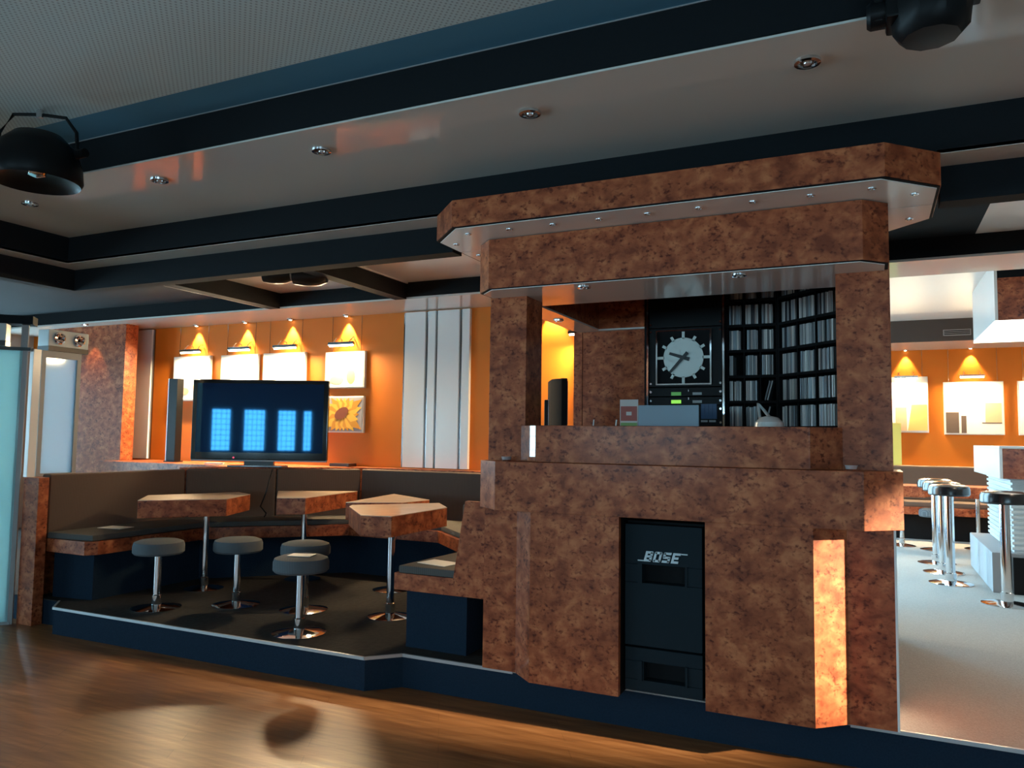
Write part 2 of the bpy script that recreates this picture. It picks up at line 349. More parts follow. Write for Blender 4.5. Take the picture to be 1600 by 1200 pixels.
part('cabinet_recess', MB().box(-1.043, -.657, 3.75, 3.77, .17, .968).box(-1.06, -1.043, 3.43, 3.77, .17, .968).box(-.657, -.64, 3.43, 3.77, .17, .968), BLACKMATT, booth)
part('ledge', MB().prism(oct_front(.822, 3.395, .145, .13, .967, 3.8), .966, 1.203), BURL, booth, bevel=.003)
part('counter_panel', MB().prism(oct_front(.62, 3.43, .125, .107, .76, 3.66), 1.204, 1.381), BURL, booth, bevel=.003)
part('corner_strip', MB().prism([(-1.472, 3.4285), (-1.595, 3.5335), (-1.594, 3.536), (-1.470, 3.431)], 1.206, 1.379), BURLGLOSS, booth)
part('desk', MB().box(-1.75, .05, 3.66, 4.3, 1.25, 1.28), BLACKMATT, booth)
for s in (-1, 1):
    a, b = sorted((XC+s*.724, XC+s*.93))
    part('column', MB().box(a, b, 3.535, 3.74, 1.203, 2.05), BURL, booth, bevel=.002)
part('fascia', MB().prism(oct_front(.835, 3.32, .095, .095, .93, 3.84), 2.046, 2.29), BURL, booth, bevel=.002)
part('fascia_shadow_gap', MB().prism(oct_front(.832, 3.323, .095, .095, .927, 3.84), 2.043, 2.046), BLACKMATT, booth)
fs = part('fascia_soffit', MB().prism(oct_front(.824, 3.334, .090, .090, .914, 3.84), 2.040, 2.043), SOFFIT2, booth)
OCT = [(XC-.915, 3.085), (XC+.915, 3.085), (XC+1.11, 3.28), (XC+1.11, 3.745), (XC+.93, 3.93), (XC-.93, 3.93), (XC-1.11, 3.745), (XC-1.11, 3.28)]
def inset(p, d):
    cx = sum(q[0] for q in p)/len(p); cy = sum(q[1] for q in p)/len(p)
    return [(x+(d if x < cx else -d), y+(d if y < cy else -d)) for x, y in p]
part('canopy', MB().prism(OCT, 2.30, 2.428), BURL, booth, bevel=.002)
part('canopy_shadow_gap', MB().prism(inset(OCT, .003), 2.296, 2.30), BLACKMATT, booth)
front = [p for p in inset(OCT, .014)]
c1 = [(front[0][0], front[0][1]), front[1], front[2], (front[2][0], 3.505), (front[7][0], 3.505), front[7]]
part('canopy_soffit', MB().prism(c1, 2.293, 2.296), SOFFIT2, booth)
part('canopy_soffit', MB().prism([(front[7][0], 3.512), (front[2][0], 3.512), front[3], front[4], front[5], front[6]], 2.293, 2.296), SOFFIT2, booth)
# interior: bulkhead at the left, burl back panel
bk = part('bulkhead', MB().box(-1.80, -1.63, 3.845, 4.85, 2.05, 2.42).box(-1.80, -1.31, 4.85, 5.0, 2.05, 2.42), BURL, booth)
part('bulkhead_soffit', MB().box(-1.80, -1.632, 3.845, 4.852, 2.04, 2.05).box(-1.80, -1.31, 4.852, 5.0, 2.04, 2.05), SOFFIT, bk)
part('back_panel', MB().box(-1.76, -1.31, 4.90, 4.94, .17, 2.04), BURL, booth)
part('back_post', MB().box(-1.825, -1.765, 4.90, 4.96, .17, 2.04), BURL, booth)
part('back_wall', MB().box(-1.31, .05, 5.2, 5.22, .17, 2.42), BLACKMATT, booth)
part('ceiling_panel', MB().box(-1.78, .08, 3.84, 5.22, 2.42, 2.44), NAVY, booth)

# small chrome lights under the canopy and fascia, ceiling downlights
def downlight(name, label, cat, loc, r, group, lit=False):
    t = thing(name, label, cat, loc, 0, group)
    part('ring', MB().lathe([(r*.72, 0), (r*.74, -.012*r/.045), (r, -.010*r/.045), (r*1.02, 0)], 20), CHROME, t, local=True)
    part('reflector', MB().lathe([(r*.72, -.002), (r*.45, -.001), (r*.2, -.0005)], 16), DARKCHROME, t, local=True)
    part('lamp', MB().lathe([(r*.1, -.30*r), (r*.28, -.26*r), (r*.34, -.1*r), (r*.3, 0)], 12), LAMPON if lit else GLASSBULB, t, local=True)
    return t
dl = downlight('ceiling_downlight', 'large chrome ceiling downlight at the right, beside the hanging black spotlight', 'downlight', (-.172, 2.695, 2.604), .043, 'downlights along the white soffit')
for k, lb in enumerate(('chrome ceiling downlight, second from the hanging black spotlight', 'chrome ceiling downlight, middle of the row on the white soffit', 'chrome ceiling downlight, second from the left end of the soffit row', 'chrome ceiling downlight at the far left, under the round black floodlight')):
    dup(dl, (-.172-1.027*(k+1), 2.70, 2.604), 0, lb)
cl = None
spots = [(-.857+.2195*k, 3.195) for k in range(-4, 5)] + [(.172, 3.33), (.168, 3.70), (-1.885, 3.35), (-1.885, 3.60)]
names = ['first', 'second', 'third', 'fourth', 'middle', 'fourth from the right', 'third from the right', 'second from the right', 'last']
for i, (x, y) in enumerate(spots):
    lb = ('tiny chrome canopy spotlight, %s of the front row from the left' % names[i] if i < 5 else 'tiny chrome canopy spotlight, %s of the front row' % names[i]) if i < 9 else \
        ('tiny chrome spotlight on the right chamfered end of the canopy, nearest the front', 'tiny chrome spotlight on the right rear canopy panel', 'tiny chrome spotlight on the left chamfered end of the canopy', 'tiny chrome spotlight on the left rear canopy panel')[i-9]
    if cl is None: cl = downlight('canopy_spotlight', lb, 'spotlight', (x, y, 2.293), .016, 'spotlights under the booth canopy')
    else: dup(cl, (x, y, 2.293), 0, lb)
fl = downlight('booth_downlight', 'chrome downlight under the booth fascia at the left, above the monitor', 'downlight', (-1.22, 3.41, 2.040), .032, 'downlights in the booth soffit')
dup(fl, (-.505, 3.40, 2.040), 0, 'chrome downlight under the booth fascia at the right, above the compact discs')
dup(fl, (-1.715, 4.33, 2.04), 0, 'chrome downlight inside the booth on the lowered side soffit')

# loudspeaker in the booth front
sp = thing('loudspeaker', 'black loudspeaker cabinet with silver logo set into the booth front', 'loudspeaker', (XC, 3.6, .17))
def holed(x0, x1, z0, z1, h, y0, y1):
    a, b, c, d = h
    return MB().box(x0, x1, y0, y1, z0, c).box(x0, x1, y0, y1, d, z1).box(x0, a, y0, y1, c, d).box(b, x1, y0, y1, c, d)
part('cabinet', MB().box(-1.03, -.67, 3.50, 3.74, .19, .945), BLACKMATT, sp)
part('upper_baffle', holed(-1.025, -.677, .395, .935, (-.945, -.752, .675, .757), 3.44, 3.50), SPEAKERGRILLE, sp, bevel=.004)
part('lower_baffle', holed(-1.025, -.677, .195, .385, (-.938, -.752, .245, .325), 3.445, 3.50), SPEAKERGRILLE, sp, bevel=.004)
for z0, z1 in ((.675, .757), (.245, .325)):
    for xa, xb in ((-.965, -.945), (-.752, -.742)):
        part('port_trim', MB().box(xa, xb, 3.436, 3.45, z0-.004, z1+.004), SPEAKERGRILLE, sp)
LOGO = mat('logo_silver', (.55, .63, .67), .4, metal=.2)
def letter(rects, x0, name):
    m = MB()
    for a, b, c, d in rects:
        q = [(x0+(u+.38*(v-.5))*.034, .772+v*.046) for u, v in ((a, c), (b, c), (b, d), (a, d))]
        m.xz(q, 3.436, 3.441)
    part(name, m, LOGO, sp)
t_ = .3
letter([(0, .3, 0, 1), (.3, .95, 0, .22), (.3, .95, .39, .61), (.3, .95, .78, 1), (.68, 1, .08, .45), (.68, 1, .55, .92)], -.932, 'logo_letter')
letter([(0, .3, .06, .94), (.7, 1, .06, .94), (.08, .92, 0, .22), (.08, .92, .78, 1)], -.891, 'logo_letter')
letter([(.05, 1, .78, 1), (0, .3, .5, .94), (.05, .95, .39, .61), (.7, 1, .06, .5), (0, .95, 0, .22)], -.850, 'logo_letter')
letter([(0, .3, 0, 1), (.3, .95, 0, .22), (.3, .85, .39, .61), (.3, 1, .78, 1)], -.809, 'logo_letter')
part('logo_bar', MB().box(-.965, -.938, 3.436, 3.441, .772, .777).box(-.768, -.740, 3.436, 3.441, .812, .817), LOGO, sp)

# ------------------------------------------------------------------ rack with clock
rk = thing('equipment_rack', 'black equipment rack with silver rails inside the booth', 'rack', (-1.05, 5.0, .17))
part('frame', MB().box(-1.32, -1.30, 4.85, 5.18, .17, 2.40).box(-.828, -.811, 4.85, 5.18, .17, 2.40).box(-1.30, -.828, 5.15, 5.18, .17, 2.4), BLACKMATT, rk)
for x in (-1.30, -.822): part('rail', MB().box(x, x+.012, 4.826, 4.85, .6, 2.40), CHROME, rk)
z = 1.40
units = [(1.41, 1.535), (1.54, 1.59), (1.595, 1.65), (1.655, 2.03), (2.035, 2.38)]
for i, (a, b) in enumerate(units):
    part('rack_unit', MB().box(-1.285, -.830, 4.838, 5.1, a, b), RACKBLACK, rk, bevel=.003)
    for xx in (-1.278, -.840):
        for zz in ((a+.02, b-.02) if b-a > .1 else ((a+b)/2,)):
            part('screw', MB().cyl((xx+.004, 4.838, zz), .0075, .005, 10, '-y'), CHROME, rk)
for zz in (1.56, 1.61):
    part('display', MB().box(-1.142, -1.08, 4.834, 4.84, zz-.011, zz+.011), GREENLED if zz < 1.6 else DIMGREEN, rk, label='green lit display')
    part('display', MB().box(-1.007, -.95, 4.834, 4.84, zz-.008, zz+.008), GREYLED, rk)
    part('knob', MB().box(-1.034, -1.029, 4.83, 4.84, zz+.012, zz+.026), CHROME, rk)
kp = part('keypad', MB().box(-.955, -.858, 4.832, 4.84, 1.452, 1.545), BLUEKEY, rk, label='dark blue keypad')
for i in range(4):
    for j in range(4): part('key', MB().box(-.951+.0235*i, -.931+.0235*i, 4.828, 4.833, 1.456+.022*j, 1.474+.022*j), BLUEKEY, kp)
for xa in (-.955, -.905): part('button', MB().box(xa, xa+.04, 4.83, 4.84, 1.432, 1.444), GREYLED, rk)
ck = thing('wall_clock', 'square chrome clock with white cogwheel dial and black hands', 'clock', (-1.06, 4.838, 1.66))
part('back_plate', MB().box(-1.236, -.886, 4.826, 4.838, 1.665, 2.015), BLACKMATT, ck)
fr = MB().box(-1.236, -1.226, 4.812, 4.83, 1.665, 2.015).box(-.896, -.886, 4.812, 4.83, 1.665, 2.015).box(-1.226, -.896, 4.812, 4.83, 1.665, 1.674).box(-1.226, -.896, 4.812, 4.83, 2.006, 2.015)
part('chrome_frame', fr, CHROME, ck)
CX, CZ = -1.062, 1.838
d = MB().lathe([(.126, 0), (.126, .006), (.001, .006)], 48, (CX, 4.826, CZ), '-y')
part('dial', d, CLOCKWHITE, ck)
for k in range(12):
    a = math.pi*k/6; L = .165 if k % 3 == 0 else .152; w = .0085
    ux, uz = math.sin(a), math.cos(a); px, pz_ = uz, -ux
    q = [(CX+ux*.12+px*w, CZ+uz*.12+pz_*w), (CX+ux*L+px*w, CZ+uz*L+pz_*w), (CX+ux*L-px*w, CZ+uz*L-pz_*w), (CX+ux*.12-px*w, CZ+uz*.12-pz_*w)]
    part('hour_mark', MB().xz(q, 4.820, 4.826), CLOCKWHITE, ck)
def hand(name, ang, L, tail, w, y):
    ux, uz = math.sin(ang), math.cos(ang); px, pz_ = uz, -ux
    q = [(CX-ux*tail+px*w, CZ-uz*tail+pz_*w), (CX+ux*L+px*w*.7, CZ+uz*L+pz_*w*.7), (CX+ux*L-px*w*.7, CZ+uz*L-pz_*w*.7), (CX-ux*tail-px*w, CZ-uz*tail-pz_*w)]
    part(name, MB().xz(q, y-.003, y), BLACK, ck)
hand('hour_hand', math.radians(288), .092, .04, .012, 4.819)
hand('minute_hand', math.radians(222), .125, .042, .011, 4.815)
part('hub', MB().cyl((CX, 4.82, CZ), .012, .012, 14, '-y'), BLACK, ck)

# ------------------------------------------------------------------ compact discs on two black shelf units
ROWS = [2.199, 2.041, 1.883, 1.725, 1.567, 1.409]
rown = ['top', 'second', 'third', 'fourth', 'fifth', 'bottom']
def shelf_unit(name, label, loc, rz, width, bays):
    t = thing(name, label, 'shelf', loc, rz)
    part('side', MB().box(-.012, 0, -.005, .16, 1.1-loc[2], 2.40-loc[2]), BLACKMATT, t, local=True)
    part('side', MB().box(width, width+.012, -.005, .16, 1.1-loc[2], 2.40-loc[2]), BLACKMATT, t, local=True)
    part('back', MB().box(0, width, .155, .165, 1.1-loc[2], 2.40-loc[2]), BLACKMATT, t, local=True)
    for zr in ROWS: part('shelf_board', MB().box(0, width, -.005, .155, zr-.018-loc[2], zr-.0005-loc[2]), BLACKMATT, t, local=True)
    for a, b in zip(bays[:-1], bays[1:]):
        x = (a[1]+b[0])/2
        part('divider', MB().box(x-.004, x+.004, 0, .15, 1.1-loc[2], 2.40-loc[2]), BLACKMATT, t, local=True)
    return t
BAY1 = [(.006, .086), (.104, .182), (.200, .276)]
BAY2 = [(.012, .142), (.165, .295), (.315, .447)]
U1 = ((-.797, 4.895, .17), 0.0, .282, BAY1); U2 = ((-.490, 4.886, .17), -math.pi/4, .47, BAY2)
shelf_unit('disc_shelf', 'black compact disc shelf facing the dance floor beside the clock rack', *U1)
shelf_unit('disc_shelf', 'black compact disc shelf standing at an angle by the right booth column', *U2)
CDM = [mat('cd_case_%d' % i, c, .25, spec=.6) for i, c in enumerate([(.62, .60, .57), (.40, .40, .40), (.26, .26, .27), (.85, .82, .78), (.14, .15, .16), (.46, .38, .35), (.38, .45, .50), (.06, .06, .07)])]
CDME = {}
def cd_mesh(mi, w, hh):
    key = (mi, round(w, 4), round(hh, 4))
    if key not in CDME:
        me = MB().box(0, w, 0, .13, 0, hh).mesh('compact_disc', smooth=False); me.materials.append(CDM[mi]); CDME[key] = me
    return CDME[key]
bayn = ['left', 'middle', 'right']; CDN = ['grey', 'grey', 'dark grey', 'pale', 'dark', 'brownish', 'bluish', 'black']
ORD = 'first second third fourth fifth sixth seventh eighth ninth tenth eleventh twelfth thirteenth fourteenth fifteenth'.split()
for ui, (loc, rz, wd_, bays) in enumerate((U1, U2)):
    un = ('straight', 'angled')[ui]
    for ri, zr in enumerate(ROWS):
        for bi, (a, b) in enumerate(bays):
            lean = ui == 0 and bi == 2 and ri >= 4
            x = a; cnt = 0; grp = 'discs in the %s bay of the %s row on the %s shelf' % (bayn[bi], rown[ri], un)
            if lean: x += .012
            end = b - (.035 if lean else 0)
            if ui == 0 and ri == 3 and bi == 0: end = a+.035
            if ui == 0 and ri == 5 and bi == 2: end = a+.03
            while x < end-.012:
                w = random.choice((.0105, .0105, .0125)); mi = random.choices(range(8), (5, 4, 3, 4, 3, 2, 3, 2))[0]
                if random.random() < .04: x += .008; continue
                o = bpy.data.objects.new('compact_disc', cd_mesh(mi, w-.0018, .122 if random.random() < .85 else .118)); COL.objects.link(o)
                p = Matrix.Rotation(rz, 3, 'Z') @ Vector((x, .004+random.random()*.006, 0))
                o.location = (loc[0]+p.x, loc[1]+p.y, zr); o.rotation_euler = (0, math.radians(14) if lean else 0, rz)
                if lean: o.location.z += .0035
                cnt += 1; tag(o, '%s disc case, %s from left, %s bay, %s row, %s shelf' % (CDN[mi] if not lean else 'leaning', ORD[cnt-1], bayn[bi], rown[ri], un), 'compact disc', grp); x += w + (.004 if lean else 0)

# things on the booth desk and counter
mo = thing('computer_monitor', 'black computer monitor turned edge-on beside the left booth column', 'monitor', (-1.61, 4.10, 1.28), math.radians(118))
part('screen_housing', MB().prism([(-.19, -.02), (.19, -.02), (.19, .012), (.10, .06), (-.10, .06), (-.19, .012)], .10, .37), BLACKMATT, mo, local=True, bevel=.006)
part('screen', MB().box(-.175, .175, -.0235, -.02, .115, .355), SCREEN, mo, local=True)
part('neck', MB().box(-.03, .03, .01, .05, .01, .16), RACKBLACK, mo, local=True)
part('foot', MB().lathe([(.075, 0), (.075, .01), (.03, .016)], 20), RACKBLACK, mo, local=True)
pd = thing('tablet_display', 'slim silver-edged display standing behind the left booth column', 'display', (-1.735, 4.20, 1.28), math.radians(113))
part('body', MB().box(-.09, .09, -.01, .012, .03, .262), RACKBLACK, pd, local=True, bevel=.004)
part('edge', MB().box(-.094, .094, -.014, -.01, .03, .264), WHITE, pd, local=True)
part('foot', MB().box(-.06, .06, -.05, .05, 0, .03), RACKBLACK, pd, local=True)
bx = thing('mixer_lid', 'plain pale blue-grey lid standing upright on the booth counter', 'lid', (-.985, 4.1, 1.28))
part('panel', MB().box(-1.148, -.82, 4.09, 4.105, 1.28, 1.505), BLUEPAPER, bx, bevel=.004)
part('foot', MB().box(-1.10, -.87, 4.105, 4.20, 1.28, 1.30), BLACK, bx)
cdx = thing('printed_card', 'small red, white and green printed card left of the blue-grey lid', 'card', (-1.195, 4.09, 1.28))
part('board', MB().box(-1.252, -1.150, 4.095, 4.10, 1.28, 1.537), PAPER, cdx)
part('print', MB().box(-1.247, -1.155, 4.092, 4.095, 1.42, 1.50), mat('card_red', srgb(190, 110, 100), .6), cdx)
part('print', MB().box(-1.247, -1.155, 4.092, 4.095, 1.38, 1.41), mat('card_green', srgb(150, 190, 120), .6), cdx)
part('print', MB().box(-1.215, -1.185, 4.090, 4.093, 1.45, 1.47), PAPER, cdx)
dlamp = thing('desk_lamp', 'small white desk lamp with domed shade in front of the disc shelves', 'lamp', (-.47, 4.12, 1.28))
part('shade', MB().lathe([(.075, .10), (.07, .135), (.045, .16), (.01, .168)], 20), WHITE, dlamp, local=True)
part('arm', MB().tube([(0, 0, .165), (-.03, .05, .20), (-.06, .06, .235), (-.05, .08, .12), (0, .09, 0.02)], .008), GREYLED, dlamp, local=True)
part('base', MB().lathe([(.06, 0), (.06, .015), (.02, .02)], 18, (0, .09, 0)), WHITE, dlamp, local=True)
for x in (-1.40, -1.27):
    solo('pen', MB().tube([(0, 0, 0), (.012, 0, .125)], .004), WHITE, 'thin white pen standing on the booth desk, %s one' % ('left' if x < -1.3 else 'right'), 'pen', 'pens on the desk', loc=(x, 4.05, 1.30), local=True)
for x, lb in ((-1.655, 'small clear glass tumbler at the left end of the booth ledge'), (-.075, 'small clear glass tumbler at the right end of the booth ledge')):
    t = thing('glass_tumbler', lb, 'glass', (x, 3.49, 1.203), 0, 'glasses on the ledge')
    part('bowl', MB().lathe([(.022, .006), (.026, .02), (.027, .022)], 14), GLASSBULB, t, local=True)
    part('base', MB().lathe([(.020, 0), (.022, .006)], 14), CHROME, t, local=True)

# ------------------------------------------------------------------ seating: U-shaped sofa
F = [(-4.75, 3.59), (-4.75, 4.52), (-3.95, 5.28), (-3.09, 5.28), (-2.29, 4.52), (-2.36, 3.575)]
Bk = [(-5.2, 3.53), (-5.2, 4.71), (-4.14, 5.7), (-2.9, 5.7), (-1.95, 4.71), (-1.95, 3.575)]
labs = ['striped grey sofa bench along the left glass screen', 'striped corner sofa bench in front of the television', 'striped grey sofa bench along the orange picture wall', 'striped corner sofa bench by the white wall panels', 'striped sofa bench end against the booth with burl armrest']
def lerp(a, b, t): return (a[0]+(b[0]-a[0])*t, a[1]+(b[1]-a[1])*t)
for i in range(5):
    f0, f1, b0, b1 = F[i], F[i+1], Bk[i], Bk[i+1]
    c = ((f0[0]+f1[0]+b0[0]+b1[0])/4, (f0[1]+f1[1]+b0[1]+b1[1])/4, .17)
    t = thing('sofa_bench', labs[i], 'sofa', c, 0, 'benches of the U-shaped sofa')
    L = math.hypot(b1[0]-b0[0], b1[1]-b0[1]); nx, ny = -(b1[1]-b0[1])/L, (b1[0]-b0[0])/L
    seat = [f0, f1, b1, b0]
    e0 = .065 if i == 0 else 0; e4 = .075 if i == 4 else 0
    kf0, kf1 = lerp(f0, b0, .23), lerp(f1, b1, .23)
    base = [(kf0[0], kf0[1]+e0), (kf1[0], kf1[1]+e4), (b1[0], b1[1]+e4), (b0[0], b0[1]+e0)]
    if i == 4: base[1] = (-2.33, 3.66)
    part('base', MB().prism(base, .17, .49), NAVYCARPET, t)
    if i == 0: band = [(-4.80, 3.525), f0, f1, b1, (b0[0]-.08, b0[1])]
    elif i == 4: band = [f0, f1, (-1.80, 3.575), (-1.80, 4.71)]
    else: band = seat
    part('seat_rim', MB().prism(band, .49, .58), BURL, t, bevel=.003)
    ins = [lerp(f0, b0, .06), lerp(f1, b1, .06), b1, b0]
    if i == 0: ins[0] = (ins[0][0], ins[0][1]-.02)
    part('seat_cushion', MB().prism(ins, .58, .622), CUSHION, t, bevel=.012)
    k = 2 if i == 1 else 1
    for j in range(k):
        p, q = lerp(b0, b1, j/k+.002), lerp(b0, b1, (j+1)/k-.002)
        part('backrest', MB().prism([p, q, (q[0]+nx*.09, q[1]+ny*.09), (p[0]+nx*.09, p[1]+ny*.09)], .60, 1.02 if i < 4 else .97), FABRIC, t, bevel=.018, seg=3)
    if i == 4:
        part('armrest', MB().xz([(-1.99, .575), (-1.80, .575), (-1.80, .985), (-1.925, .985)], 3.565, 3.60), BURL, t)
solo('ledge_cabinet', MB().prism([(-7.07, 5.3), (-5.31, 5.3), (-5.31, 4.74), (-4.20, 5.80), (-1.95, 5.80), (-1.95, 5.94), (-7.07, 5.94)], .17, 1.03), BURL, 'burl veneer ledge running behind the sofa below the pictures', 'ledge')
for x, y, a, lb in ((-5.02, 3.93, 8, 'white flyer lying on the left sofa bench'), (-2.17, 3.73, -12, 'white flyer lying on the sofa bench end beside the booth')):
    solo('paper_flyer', MB().box(-.10, .10, -.07, .07, 0, .003), PAPER, lb, 'flyer', 'flyers on the sofa', loc=(x, y, .623), rz=math.radians(a), local=True)

# ------------------------------------------------------------------ tables and stools
def chrome_leg(t, h, r=.024, br=.14):
    part('pole', MB().cyl((0, 0, .05), r, h-.05, 18), CHROME, t, local=True)
    part('collar', MB().lathe([(r+.008, .02), (r+.008, .085), (r+.002, .09)], 18), CHROME, t, local=True)
    part('base', MB().lathe([(br, 0), (br, .006), (br*.8, .014), (br*.35, .024), (.03, .028)], 32), CHROME, t, local=True)
TABS = [((-4.505, 4.29), [(-4.61, 3.77), (-4.22, 4.2), (-4.40, 4.62), (-4.64, 4.74), (-4.93, 4.12)], 'burl table nearest the left sofa bench, on a chrome pole'),
        ((-4.13, 4.94), [(-4.0, 4.47), (-3.83, 4.59), (-3.94, 5.38), (-4.49, 5.03)], 'burl table in front of the television corner'),
        ((-2.80, 4.20), [(-2.74, 3.78), (-2.55, 3.82), (-2.56, 4.49), (-2.78, 4.76), (-3.19, 4.30), (-3.14, 4.20)], 'large front burl table with angled corners, nearest the booth'),
        ((-3.27, 4.92), [(-3.35, 4.44), (-3.02, 4.64), (-2.98, 4.96), (-3.52, 5.30)], 'burl table half hidden behind the large front table')]
for (x, y), poly, lb in TABS:
    t = thing('lounge_table', lb, 'table', (x, y, .17), 0, 'lounge tables')
    part('tabletop', MB().prism(poly, .727, .847), BURL, t, bevel=.004)
    part('lit_top_layer', MB().prism(poly, .847, .851), TABLETOP, t)  # thin layer carrying the painted brightness of the top
    chrome_leg(t, .557)
def stool(loc, label, h=.44, name='lounge_stool', grp='low stools in the lounge', r=.16, fab=None, pr=.024, br=.155, cat='stool', th=.085):
    t = thing(name, label, cat, loc, 0, grp)
    part('seat', MB().lathe([(r*.93, h-th), (r, h-th+.012), (r*1.0, h-.03), (r*.95, h-.008), (r*.75, h+.004), (.01, h+.008)], 40), fab or STOOLFAB, t, local=True)
    chrome_leg(t, h-th, pr, br); return t
s0 = stool((-3.03, 3.61, .17), 'round grey stool at the front edge of the platform with paper on it')
solo('paper_flyer', MB().box(-.07, .07, -.05, .05, 0, .003), PAPER, 'white flyer lying on the front round stool', 'flyer', loc=(-3.02, 3.60, .6185), rz=.3, local=True)
dup(s0, (-4.28, 3.68, .17), 0, 'round grey stool in front of the left burl table')
dup(s0, (-3.90, 4.00, .17), 0, 'round grey stool between the left table and the television table')
dup(s0, (-3.40, 4.09, .17), 0, 'round grey stool hidden just behind the front stool')

# ------------------------------------------------------------------ television
tv = thing('television', 'large black flat television on the ledge reflecting bright windows', 'television', (-4.935, 5.263, 1.03), YAW)
W2, Z0, Z1 = .606, .06, .775
part('bezel', MB().box(-W2, W2, 0, .05, Z0, Z1), BEZEL, tv, local=True, bevel=.008)
part('screen', MB().box(-W2+.04, W2-.04, -.003, 0, Z0+.065, Z1-.035), SCREEN, tv, local=True)
part('lower_strip', MB().box(-W2+.005, W2-.005, .004, .045, Z0-.012, Z0), FRAMEGREY, tv, local=True)
part('stand_neck', MB().box(-.13, .13, .01, .05, .01, .07), BLACK, tv, local=True)
part('stand_base', MB().prism([(-.24, -.10), (.24, -.10), (.26, .02), (.18, .14), (-.18, .14), (-.26, .02)], 0, .016), mat('glossy_stand', (.12, .14, .16), .08, spec=.8), tv, local=True, bevel=.004)
part('power_light', MB().cyl((-.22, -.004, Z0+.02), .008, .006, 10, '-y'), REDLED, tv, local=True)
solo('power_cable', MB().tube([(-4.62, 5.10, 1.022), (-4.60, 5.06, .98), (-4.585, 5.00, .85), (-4.62, 4.97, .72), (-4.60, 5.02, .66), (-4.62, 5.02, .628)], .006), BLACK, 'thin black cable hanging over the sofa backrest below the television', 'cable')
cs = thing('column_speaker', 'slim black column loudspeaker standing left of the television', 'loudspeaker', (-6.38, 5.62, 1.03))
part('cabinet', MB().box(-6.45, -6.33, 5.58, 5.66, 1.04, 1.87), RACKBLACK, cs, bevel=.006)
part('edge', MB().box(-6.46, -6.45, 5.58, 5.66, 1.04, 1.87), WHITE, cs)
part('foot', MB().box(-6.46, -6.32, 5.56, 5.68, 1.03, 1.04), RACKBLACK, cs)
solo('remote_control', MB().box(-.09, .09, -.022, .022, 0, .018), WHITE, 'white remote control lying on the ledge left of the television', 'remote control', loc=(-5.62, 5.42, 1.03), rz=.4, local=True, bevel=.005)
solo('black_box', MB().box(-.11, .11, -.06, .06, 0, .03), BLACK, 'flat black box lying on the ledge right of the television', 'box', loc=(-4.45, 5.84, 1.03), rz=0, local=True, bevel=.004)

# ------------------------------------------------------------------ pictures and their lamps
def picture(name, label, x0, x1, z0, z1, y, print_fn, wires=True, depth=.035, ztop=2.46):
    t = thing(name, label, 'picture', ((x0+x1)/2, y, z0))
    part('frame', MB().box(x0, x1, y-depth, y-.001, z0, z1), RIM, t, bevel=.003)
    part('canvas', MB().box(x0+.012, x1-.012, y-depth-.003, y-depth, z0+.012, z1-.012), PICWHITE, t)
    if print_fn: print_fn(t, x0+.014, x1-.014, z0+.014, z1-.014, y-depth-.0035)
    if wires:
        for x in (x0+.06, x1-.06): part('wire', MB().tube([(x, y-.012, z1), (x, y-.012, ztop)], .0022, 6), DARKCHROME, t)
    return t
def blob(cx, cz, rx, rz_, n=18, rot=0):
    return [(cx+rx*math.cos(a)*math.cos(rot)-rz_*math.sin(a)*math.sin(rot), cz+rx*math.cos(a)*math.sin(rot)+rz_*math.sin(a)*math.cos(rot)) for a in [2*math.pi*k/n for k in range(n)]]
def print_leaf(t, x0, x1, z0, z1, y):
    part('print', MB().xz(blob(x0+(x1-x0)*.72, z0+(z1-z0)*.22, .07, .05), y-.001, y), PRINTTAN, t)
    part('print', MB().tube([(x0+(x1-x0)*.45, y, z0+.02), (x0+(x1-x0)*.62, y, z0+.09), (x0+(x1-x0)*.75, y, z0+.04), (x0+(x1-x0)*.9, y, z0+.10)], .003, 6), PRINTDARK, t)
def print_swirl(t, x0, x1, z0, z1, y):
    part('print', MB().xz(blob(x0+(x1-x0)*.3, z0+(z1-z0)*.2, .08, .04), y-.001, y), PRINTTAN, t)
    part('print', MB().xz(blob(x0+(x1-x0)*.68, z0+(z1-z0)*.3, .05, .07), y-.001, y), PRINTORANGE, t)
def print_sunflower(t, x0, x1, z0, z1, y):
    part('print', MB().box(x0, x1, y-.0005, y, z0, z1), SKYGREY, t)
    cx, cz = x0+(x1-x0)*.52, z0+(z1-z0)*.5
    for k in range(22):
        a = 2*math.pi*k/22; L = .19+.05*((k*7) % 3)
        ux, uz = math.cos(a), math.sin(a); tip = L
        while not (x0 < cx+ux*tip < x1 and z0 < cz+uz*tip < z1): tip -= .004
        w = .04; px, pz_ = -uz, ux
        cl_ = lambda x, z: (min(max(x, x0), x1), min(max(z, z0), z1))
        q = [cl_(cx+ux*.03, cz+uz*.03), cl_(cx+ux*tip*.6+px*w, cz+uz*tip*.6+pz_*w), cl_(cx+ux*tip, cz+uz*tip), cl_(cx+ux*tip*.6-px*w, cz+uz*tip*.6-pz_*w)]
        part('petal', MB().xz(q, y-.002-.0001*k, y-.0008), YELLOW if k % 2 else YELLOW2, t)
    part('seed_head', MB().xz(blob(cx-.01, cz+.01, .085, .05, 20, math.radians(28)), y-.006, y-.0045), SUNBROWN, t)
